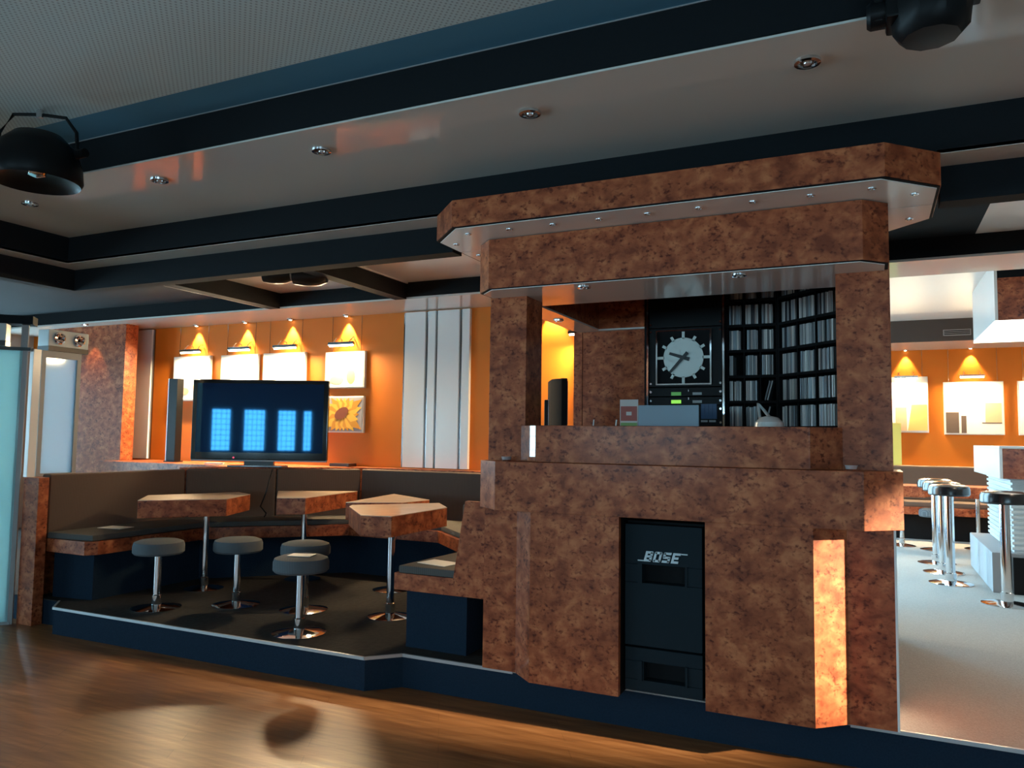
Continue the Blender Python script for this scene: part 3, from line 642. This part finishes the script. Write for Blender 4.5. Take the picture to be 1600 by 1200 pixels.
def print_room(t, x0, x1, z0, z1, y):
    w, h = x1-x0, z1-z0
    part('print', MB().box(x0+.01*w, x0+.24*w, y-.001, y, z0+.01*h, z0+.42*h), PRINTDARK, t)
    part('print', MB().box(x0+.28*w, x0+.37*w, y-.001, y, z0+.01*h, z0+.35*h), PRINTDARK, t)
    part('print', MB().box(x0+.64*w, x0+.98*w, y-.001, y, z0+.20*h, z0+.22*h), PRINTDARK, t)
    part('print', MB().box(x0+.7*w, x0+.98*w, y-.0008, y, z0+.22*h, z0+.6*h), PRINTTAN, t)
def print_blocks(t, x0, x1, z0, z1, y):
    w, h = x1-x0, z1-z0
    part('print', MB().box(x0+.38*w, x0+.60*w, y-.001, y, z0+.02*h, z0+.45*h), PRINTTAN, t)
    part('print', MB().xz([(x0+.62*w, z0+.02*h), (x1, z0+.02*h), (x1, z0+.5*h), (x0+.7*w, z0+.5*h)], y-.001, y), PRINTORANGE, t)
YB = 5.95
picture('wall_picture', 'overlit picture at the left end of the row above the television', -6.78, -6.25, 1.66, 2.135, YB, print_swirl)
picture('wall_picture', 'overlit picture, second from the left above the television', -6.10, -5.60, 1.66, 2.13, YB, print_leaf)
picture('wall_picture', 'overlit picture, third from the left above the television', -5.53, -5.0, 1.66, 2.13, YB, print_leaf)
picture('wall_picture', 'overlit picture above the sunflower picture', -4.75, -4.29, 1.765, 2.115, YB, print_swirl)
picture('sunflower_picture', 'sunflower picture with white frame at the right of the television', -4.78, -4.29, 1.345, 1.69, YB, print_sunflower, wires=False)
YF = 11.0
picture('wall_picture', 'bright picture on the far orange wall beside the booth column', .06, .665, 1.45, 2.16, YF, print_blocks, ztop=2.5)
picture('wall_picture', 'bright picture of dark shapes on the far orange wall above the bar stools', .835, 1.475, 1.43, 2.085, YF, print_room, ztop=2.5)
picture('wall_picture', 'bright picture at the right edge of the far orange wall', 1.62, 2.2, 1.43, 2.085, YF, print_blocks, ztop=2.5)
def scallop(x, y, ytop, label, power, energy_pic, grp, lampz, wall_y, zl):
    t = downlight('wall_downlight', label, 'downlight', (x, y, ytop), .035, grp, lit=True)
    l = bpy.data.lights.new('warm_spot', 'SPOT'); l.energy = power; l.color = (1, .66, .30); l.spot_size = math.radians(66); l.spot_blend = .45; l.shadow_soft_size = .012
    o = bpy.data.objects.new('warm_spot', l); COL.objects.link(o); o.parent = t; o.location = (0, 0, -.02)
    return t
def picture_lamp(label, x, y, z, w, grp):
    t = thing('picture_lamp', label, 'lamp', (x, y, z), 0, grp)
    part('housing', MB().box(-w/2, w/2, -.125, -.095, 0, .028), CHROME, t, local=True, bevel=.004)
    part('tube', MB().cyl((-w/2+.01, -.11, -.006), .008, w-.02, 10, 'x'), LAMPON, t, local=True)
    for s in (-.32, .32): part('arm', MB().tube([(w*s, -.11, .02), (w*s, -.07, .07), (w*s*.9, -.03, .085), (w*s*.8, 0, .06)], .005, 6), CHROME, t, local=True)
    l = bpy.data.lights.new('picture_light', 'AREA'); l.shape = 'RECTANGLE'; l.size = w*.9; l.size_y = .02; l.energy = W_PICTURE*3; l.color = (1, .74, .42)
    o = bpy.data.objects.new('picture_light', l); COL.objects.link(o); o.parent = t; o.location = (0, -.11, -.016); o.rotation_euler = (math.radians(-28), 0, 0)
    return t
PN = ['first from the left', 'second from the left', 'third from the left', 'above the sunflower picture']
for k, x in enumerate((-6.46, -5.78, -5.19, -4.51)):
    scallop(x, 5.908, 2.46, 'lit soffit downlight over the picture row, %s' % PN[k], W_SCALLOP, 0, 'lit downlights over the picture wall', 0, YB, 0)
    picture_lamp('chrome picture lamp over the picture row, %s' % PN[k], x, YB, 2.17, .29, 'picture lamps on the orange wall')
scallop(-2.40, 5.908, 2.46, 'lit soffit downlight seen through the booth opening', W_SCALLOP, 0, 'lit downlights over the picture wall', 0, YB, 0)
picture('wall_picture', 'overlit picture mostly hidden behind the booth back panel', -2.20, -1.75, 1.66, 2.13, YB, print_leaf)
picture_lamp('chrome picture lamp half hidden behind the booth back panel', -2.08, YB, 2.17, .29, 'picture lamps on the orange wall')
scallop(-7.55, 5.42, 2.46, 'added fill downlight in front of the burl pillar', W_SCALLOP*.13, 0, 'lit downlights over the picture wall', 0, YB, 0)  # lamp added only to warm the grey of the burl pillar
for x, lb in ((.42, 'nearest the booth column'), (1.14, 'over the picture of dark shapes'), (1.91, 'at the right edge')):
    scallop(x, 10.955, 2.50, 'lit downlight at the far orange wall, %s' % lb, W_FAR, 0, 'lit downlights at the far wall', 0, YF, 0)
    picture_lamp('chrome picture lamp on the far wall, %s' % lb, x, YF, 2.14, .27, 'picture lamps on the far wall')
# unseen warm fill lamp added over the right-hand passage
t = downlight('passage_fill_light', 'added fill downlight over the passage right of the booth', 'downlight', (2.2, 4.5, 2.60), .05, None, lit=True)
l = bpy.data.lights.new('passage_fill', 'SPOT'); l.energy = W_PASSAGE_FILL; l.color = (1, .80, .56); l.spot_size = math.radians(150); l.spot_blend = .5; l.shadow_soft_size = .05
o = bpy.data.objects.new('passage_fill', l); COL.objects.link(o); o.parent = t; o.location = (0, 0, -.03)
# warm spotlight on the right wall, shining along the booth front
t = thing('wall_spotlight', 'warm spotlight on the right wall aimed at the booth corner', 'spotlight', (5.0, 3.64, 2.1))
part('bracket', MB().box(-.10, 0, -.03, .03, -.03, .03), BLACK, t, local=True)
part('can', MB().lathe([(.05, 0), (.06, .02), (.06, .14), (.02, .16)], 18, (-.24, 0, 0), 'x'), BLACK, t, local=True)
part('lamp', MB().lathe([(.045, 0), (.03, -.004), (.005, -.006)], 16, (-.24, 0, 0), 'x'), LAMPON, t, local=True)
l = bpy.data.lights.new('side_spot', 'SPOT'); l.energy = W_SIDE; l.color = (1, .86, .60); l.spot_size = math.radians(12.5); l.spot_blend = 1.0; l.shadow_soft_size = .05
o = bpy.data.objects.new('side_spot', l); COL.objects.link(o); o.parent = t; o.location = (-.26, 0, 0)
o.rotation_euler = (Vector((-.15, 3.61, .56)) - Vector((4.74, 3.64, 2.1))).to_track_quat('-Z', 'Y').to_euler()
# warm downlights over the dance floor, behind the camera
for x, y, lb in ((-3.0, -2.2, 'lit ceiling downlight over the dance floor, left rear'), (-1.0, -2.2, 'lit ceiling downlight over the dance floor, centre rear'), (1.0, -2.2, 'lit ceiling downlight over the dance floor, right rear')):
    t = downlight('dance_floor_downlight', lb, 'downlight', (x, y, 2.785), .07, 'lit downlights over the dance floor', lit=True)
    l = bpy.data.lights.new('dance_spot', 'SPOT'); l.energy = W_DANCE; l.color = (1, .82, .62); l.spot_size = math.radians(150); l.spot_blend = .5; l.shadow_soft_size = .08
    o = bpy.data.objects.new('dance_spot', l); COL.objects.link(o); o.parent = t; o.location = (0, 0, -.04)

# ------------------------------------------------------------------ glass screen at the left
gs = thing('glass_screen', 'tall milky blue glass screen standing at the left edge of the dance floor', 'glass screen', (-5.62, 3.15, 0))
def slab(a, b, th, z0, z1, m=None):
    m = m or MB(); L = math.hypot(b[0]-a[0], b[1]-a[1]); nx, ny = -(b[1]-a[1])/L*th/2, (b[0]-a[0])/L*th/2
    return m.prism([(a[0]-nx, a[1]-ny), (b[0]-nx, b[1]-ny), (b[0]+nx, b[1]+ny), (a[0]+nx, a[1]+ny)], z0, z1)
part('pane', slab((-5.37, 3.40), (-6.0, 2.77), .016, .02, 1.90), FROST, gs)
part('bottom_rail', slab((-5.36, 3.41), (-6.0, 2.77), .03, 0, .02), FRAMEGREY, gs)
part('post', slab((-5.355, 3.425), (-5.385, 3.395), .03, 0.0, 2.10), FRAMEGREY, gs)
part('header', slab((-5.33, 3.45), (-6.05, 2.73), .14, 2.062, 2.12), NAVY, gs)
part('header_rail', slab((-5.34, 3.44), (-6.05, 2.73), .06, 1.88, 1.903), BLACK, gs)
g2 = thing('glass_screen', 'small pale framed glass panel above the burl half wall', 'glass screen', (-5.36, 3.66, 1.0))
part('pane', MB().box(-5.365, -5.353, 3.55, 3.79, 1.02, 1.85), FROST2, g2)
part('frame', MB().box(-5.38, -5.34, 3.52, 3.55, 1.0, 1.898).box(-5.38, -5.34, 3.79, 3.82, 1.0, 1.898).box(-5.38, -5.34, 3.55, 3.79, 1.0, 1.02).box(-5.38, -5.34, 3.55, 3.79, 1.85, 1.898), FRAMEGREY, g2)
part('post', MB().box(-5.375, -5.335, 3.455, 3.51, 1.0, 1.898), WHITE, g2)
hw = thing('half_wall', 'low burl veneer half wall at the end of the left sofa bench', 'half wall', (-5.3, 3.6, .0))
part('end_panel', MB().box(-5.34, -5.18, 3.44, 3.515, .0, 1.0), BURL, hw, bevel=.003)
part('side_panel', MB().box(-5.40, -5.31, 3.515, 4.6, .17, 1.0), BURL, hw, bevel=.003)
def spot_bar(label, a, b, n_, z0, z1, face):
    t = thing('spotlight_bar', label, 'spotlight bar', ((a[0]+b[0])/2, (a[1]+b[1])/2, z0))
    part('housing', slab(a, b, .12, z0, z1), mat('pale_blue_housing', (.5, .56, .58), .35), t, bevel=.006)
    part('underside', slab(a, b, .125, z0-.035, z0), BLACK, t)
    for k in range(n_):
        p = lerp(a, b, (k+.5)/n_)
        L = math.hypot(b[0]-a[0], b[1]-a[1]); nx, ny = -(b[1]-a[1])/L*face, (b[0]-a[0])/L*face
        c = Vector((p[0]+nx*.058, p[1]+ny*.058, (z0+z1)/2)); dr = Vector((nx, ny, 0))
        m = MB(); ring = []
        u = Vector((-ny, nx, 0)); nn = 16
        for rr, hh in ((.045, 0), (.045, .012), (.036, .014), (.012, .002)):
            ring.append([c+dr*hh+(u*math.cos(2*math.pi*q/nn)+Vector((0, 0, 1))*math.sin(2*math.pi*q/nn))*rr for q in range(nn)])
        m.add([v for R in ring for v in R], [(j*nn+q, j*nn+(q+1) % nn, (j+1)*nn+(q+1) % nn, (j+1)*nn+q) for j in range(3) for q in range(nn)] + [tuple(range(3*nn, 4*nn))])
        la = part('lamp', m, CHROME, t)
    return t
spot_bar('pale spotlight bar with round chrome lamps above the tall glass screen', (-5.43, 3.33), (-6.02, 2.74), 4, 1.94, 2.06, 1)
spot_bar('short pale spotlight bar above the small framed glass panel', (-5.40, 3.56), (-5.40, 3.87), 2, 1.935, 2.055, -1)

# ------------------------------------------------------------------ stage lights
sc = thing('floodlight', 'round black floodlight with wire yoke hanging at the left ceiling edge', 'floodlight', (-3.42, 2.18, 2.785))
part('housing', MB().lathe([(.03, .14), (.10, .12), (.16, .06), (.185, -.02), (.19, -.08), (.18, -.10), (.165, -.085), (.10, -.05), (.02, -.04)], 32, (-3.42, 2.18, 2.545)), RACKBLACK, sc)
part('lens', MB().lathe([(.05, -.02), (.035, -.05), (.005, -.06)], 16, (-3.42, 2.18, 2.53)), CHROME, sc)
part('yoke', MB().tube([(-3.60, 2.10, 2.56), (-3.585, 2.105, 2.68), (-3.53, 2.13, 2.765), (-3.42, 2.18, 2.765), (-3.31, 2.23, 2.75), (-3.26, 2.25, 2.68), (-3.25, 2.255, 2.56)], .008), RACKBLACK, sc)
part('clamp', MB().cyl((-3.42, 2.18, 2.75), .016, .035, 12), CHROME, sc)
part('knob', MB().cyl((-3.25, 2.255, 2.58), .02, .05, 12, 'x'), RACKBLACK, sc)
ms = thing('stage_spotlight', 'large black stage spotlight hanging from the ceiling at the upper right', 'spotlight', (.15, 2.40, 2.785))
part('head', MB().lathe([(.03, 0), (.075, .005), (.098, .03), (.105, .09), (.10, .16), (.08, .20), (.03, .215)], 10, (.175, 2.40, 2.46)), RACKBLACK, ms)
part('arm', MB().box(.03, .055, 2.37, 2.43, 2.53, 2.72), RACKBLACK, ms, bevel=.006)
part('arm', MB().box(.275, .30, 2.37, 2.43, 2.55, 2.72), RACKBLACK, ms, bevel=.006)
part('base', MB().box(.02, .32, 2.31, 2.49, 2.70, 2.785), RACKBLACK, ms, bevel=.01)
part('knob', MB().lathe([(.032, 0), (.04, .01), (.04, .05), (.032, .06)], 14, (.01, 2.40, 2.56), 'x'), RACKBLACK, ms)
part('focus_block', MB().box(.06, .10, 2.34, 2.46, 2.52, 2.62), RACKBLACK, ms, bevel=.01)
for x, y, lb, big in ((-3.98, 4.36, 'small dark spotlight under the lounge ceiling, left one of two', 0), (-3.71, 4.40, 'small black spotlight under the lounge ceiling, beside the ceiling beam', 1)):
    t = thing('lounge_spotlight', lb, 'spotlight', (x, y, 2.60), .4, 'small spotlights of the lounge ceiling')
    part('head', MB().lathe([(.02, -.09), (.05, -.08), (.06, -.02), (.058, .06), (.04, .10)], 14, (0, 0, -.085), 'x'), BLACK, t, local=True)
    part('bracket', MB().tube([(0, -.065, -.085), (0, -.065, -.02), (0, .065, -.02), (0, .065, -.085)], .007), BLACK, t, local=True)
    part('plate', MB().cyl((0, 0, -.02), .035, .02, 12), BLACK, t, local=True)
    t.scale = (1.35,)*3 if big else (1.15,)*3

# ------------------------------------------------------------------ bar at the right
bc = thing('bar_counter', 'burl fronted bar counter with pale ribbed body at the right', 'bar counter', (2.4, 7.8, .17))
part('front_band', MB().box(.92, 4.0, 7.0, 8.6, 1.054, 1.285), BURL, bc, bevel=.003)
part('end_panel', MB().box(.90, .92, 7.0, 8.64, 1.054, 1.285), WHITE, bc, label='pale end panel')
part('countertop', MB().box(.90, 4.0, 7.0, 8.64, 1.285, 1.305), WHITE, bc, bevel=.003)
part('body', MB().box(1.0, 4.0, 7.15, 8.5, .48, 1.054), PALEPANEL, bc)
for k in range(14):
    part('rib', MB().box(.985, 4.0, 7.135, 8.5, .50+.04*k, .522+.04*k), PALEPANEL, bc, bevel=.004)
part('footrest', MB().box(.84, 4.0, 7.08, 8.55, .17, .48), mat('footrest_carpet', (.30, .32, .34), .9, spec=.1), bc, bevel=.01)
part('kick_panel', MB().box(.98, 4.0, 7.06, 7.08, .17, .45), BLACKMATT, bc)
bcn = thing('bar_canopy', 'burl bar canopy with bright lit underside hanging over the bar', 'canopy', (2.4, 7.7, 2.27))
part('front_band', MB().box(.92, 4.0, 7.0, 8.4, 2.285, 2.62), BURL, bcn)
part('end_panel', MB().box(.90, .92, 7.0, 8.4, 2.285, 2.757), WHITE, bcn, label='pale end panel')
part('upper_band', MB().box(.92, 4.0, 7.02, 8.4, 2.62, 2.757), NAVY, bcn)
part('lit_panel', MB().box(.90, 4.0, 7.0, 8.4, 2.272, 2.285), LITPANEL, bcn, label='bright white lit panel')
b0 = stool((.58, 7.35, .17), 'black bar stool nearest in the row of three beside the bar', .805, 'bar_stool', 'chrome bar stools with black seats', .155, LEATHER, .034, .165, th=.085)
dup(b0, (.57, 7.93, .17), 0, 'middle black bar stool in the row of three beside the bar')
dup(b0, (.555, 8.51, .17), 0, 'farthest black bar stool in the row of three beside the bar')
dup(b0, (.87, 6.60, .17), 0, 'single black bar stool at the right edge in front of the bar')

# far seating by the orange wall
fb = thing('far_bench', 'long brown upholstered bench along the far orange wall', 'bench', (1.5, 10.7, .17))
part('base', MB().box(-1.1, 4.5, 10.52, 10.99, .17, .47), BLACKMATT, fb)
part('seat_rim', MB().box(-1.1, 4.5, 10.42, 10.99, .47, .56), BURL, fb)
part('seat_cushion', MB().box(-1.1, 4.5, 10.44, 10.9, .56, .62), BROWN, fb, bevel=.015)
part('backrest', MB().box(-1.1, 4.5, 10.82, 10.96, .62, 1.04), BROWN, fb, bevel=.03)
for x, y, p, lb in ((.30, 9.75, [(-.3, -.25), (.22, -.25), (.30, 0), (.22, .25), (-.3, .25)], 'burl table before the far bench, beside the booth column'), (1.05, 9.85, [(-.30, -.2), (.35, -.28), (.35, .28), (-.25, .25)], 'burl table before the far bench, behind the bar stools')):
    t = thing('far_table', lb, 'table', (x, y, .17), 0, 'tables before the far bench')
    part('tabletop', MB().prism(p, .56, .68), BURL, t, local=True, bevel=.004)
    chrome_leg(t, .56)
f0 = stool((.62, 9.55, .17), 'low grey stool before the far bench, left of its table leg', .44, 'far_stool', 'low stools before the far bench')
dup(f0, (1.28, 9.30, .17), 0, 'low grey stool before the far bench, close to the bar')
solo('yellow_banner', MB().box(.24, .35, 10.86, 10.875, 1.04, 1.57), mat('yellow_card', (.85, .75, .18), .6), 'narrow yellow card standing on the far bench beside the booth column', 'card')
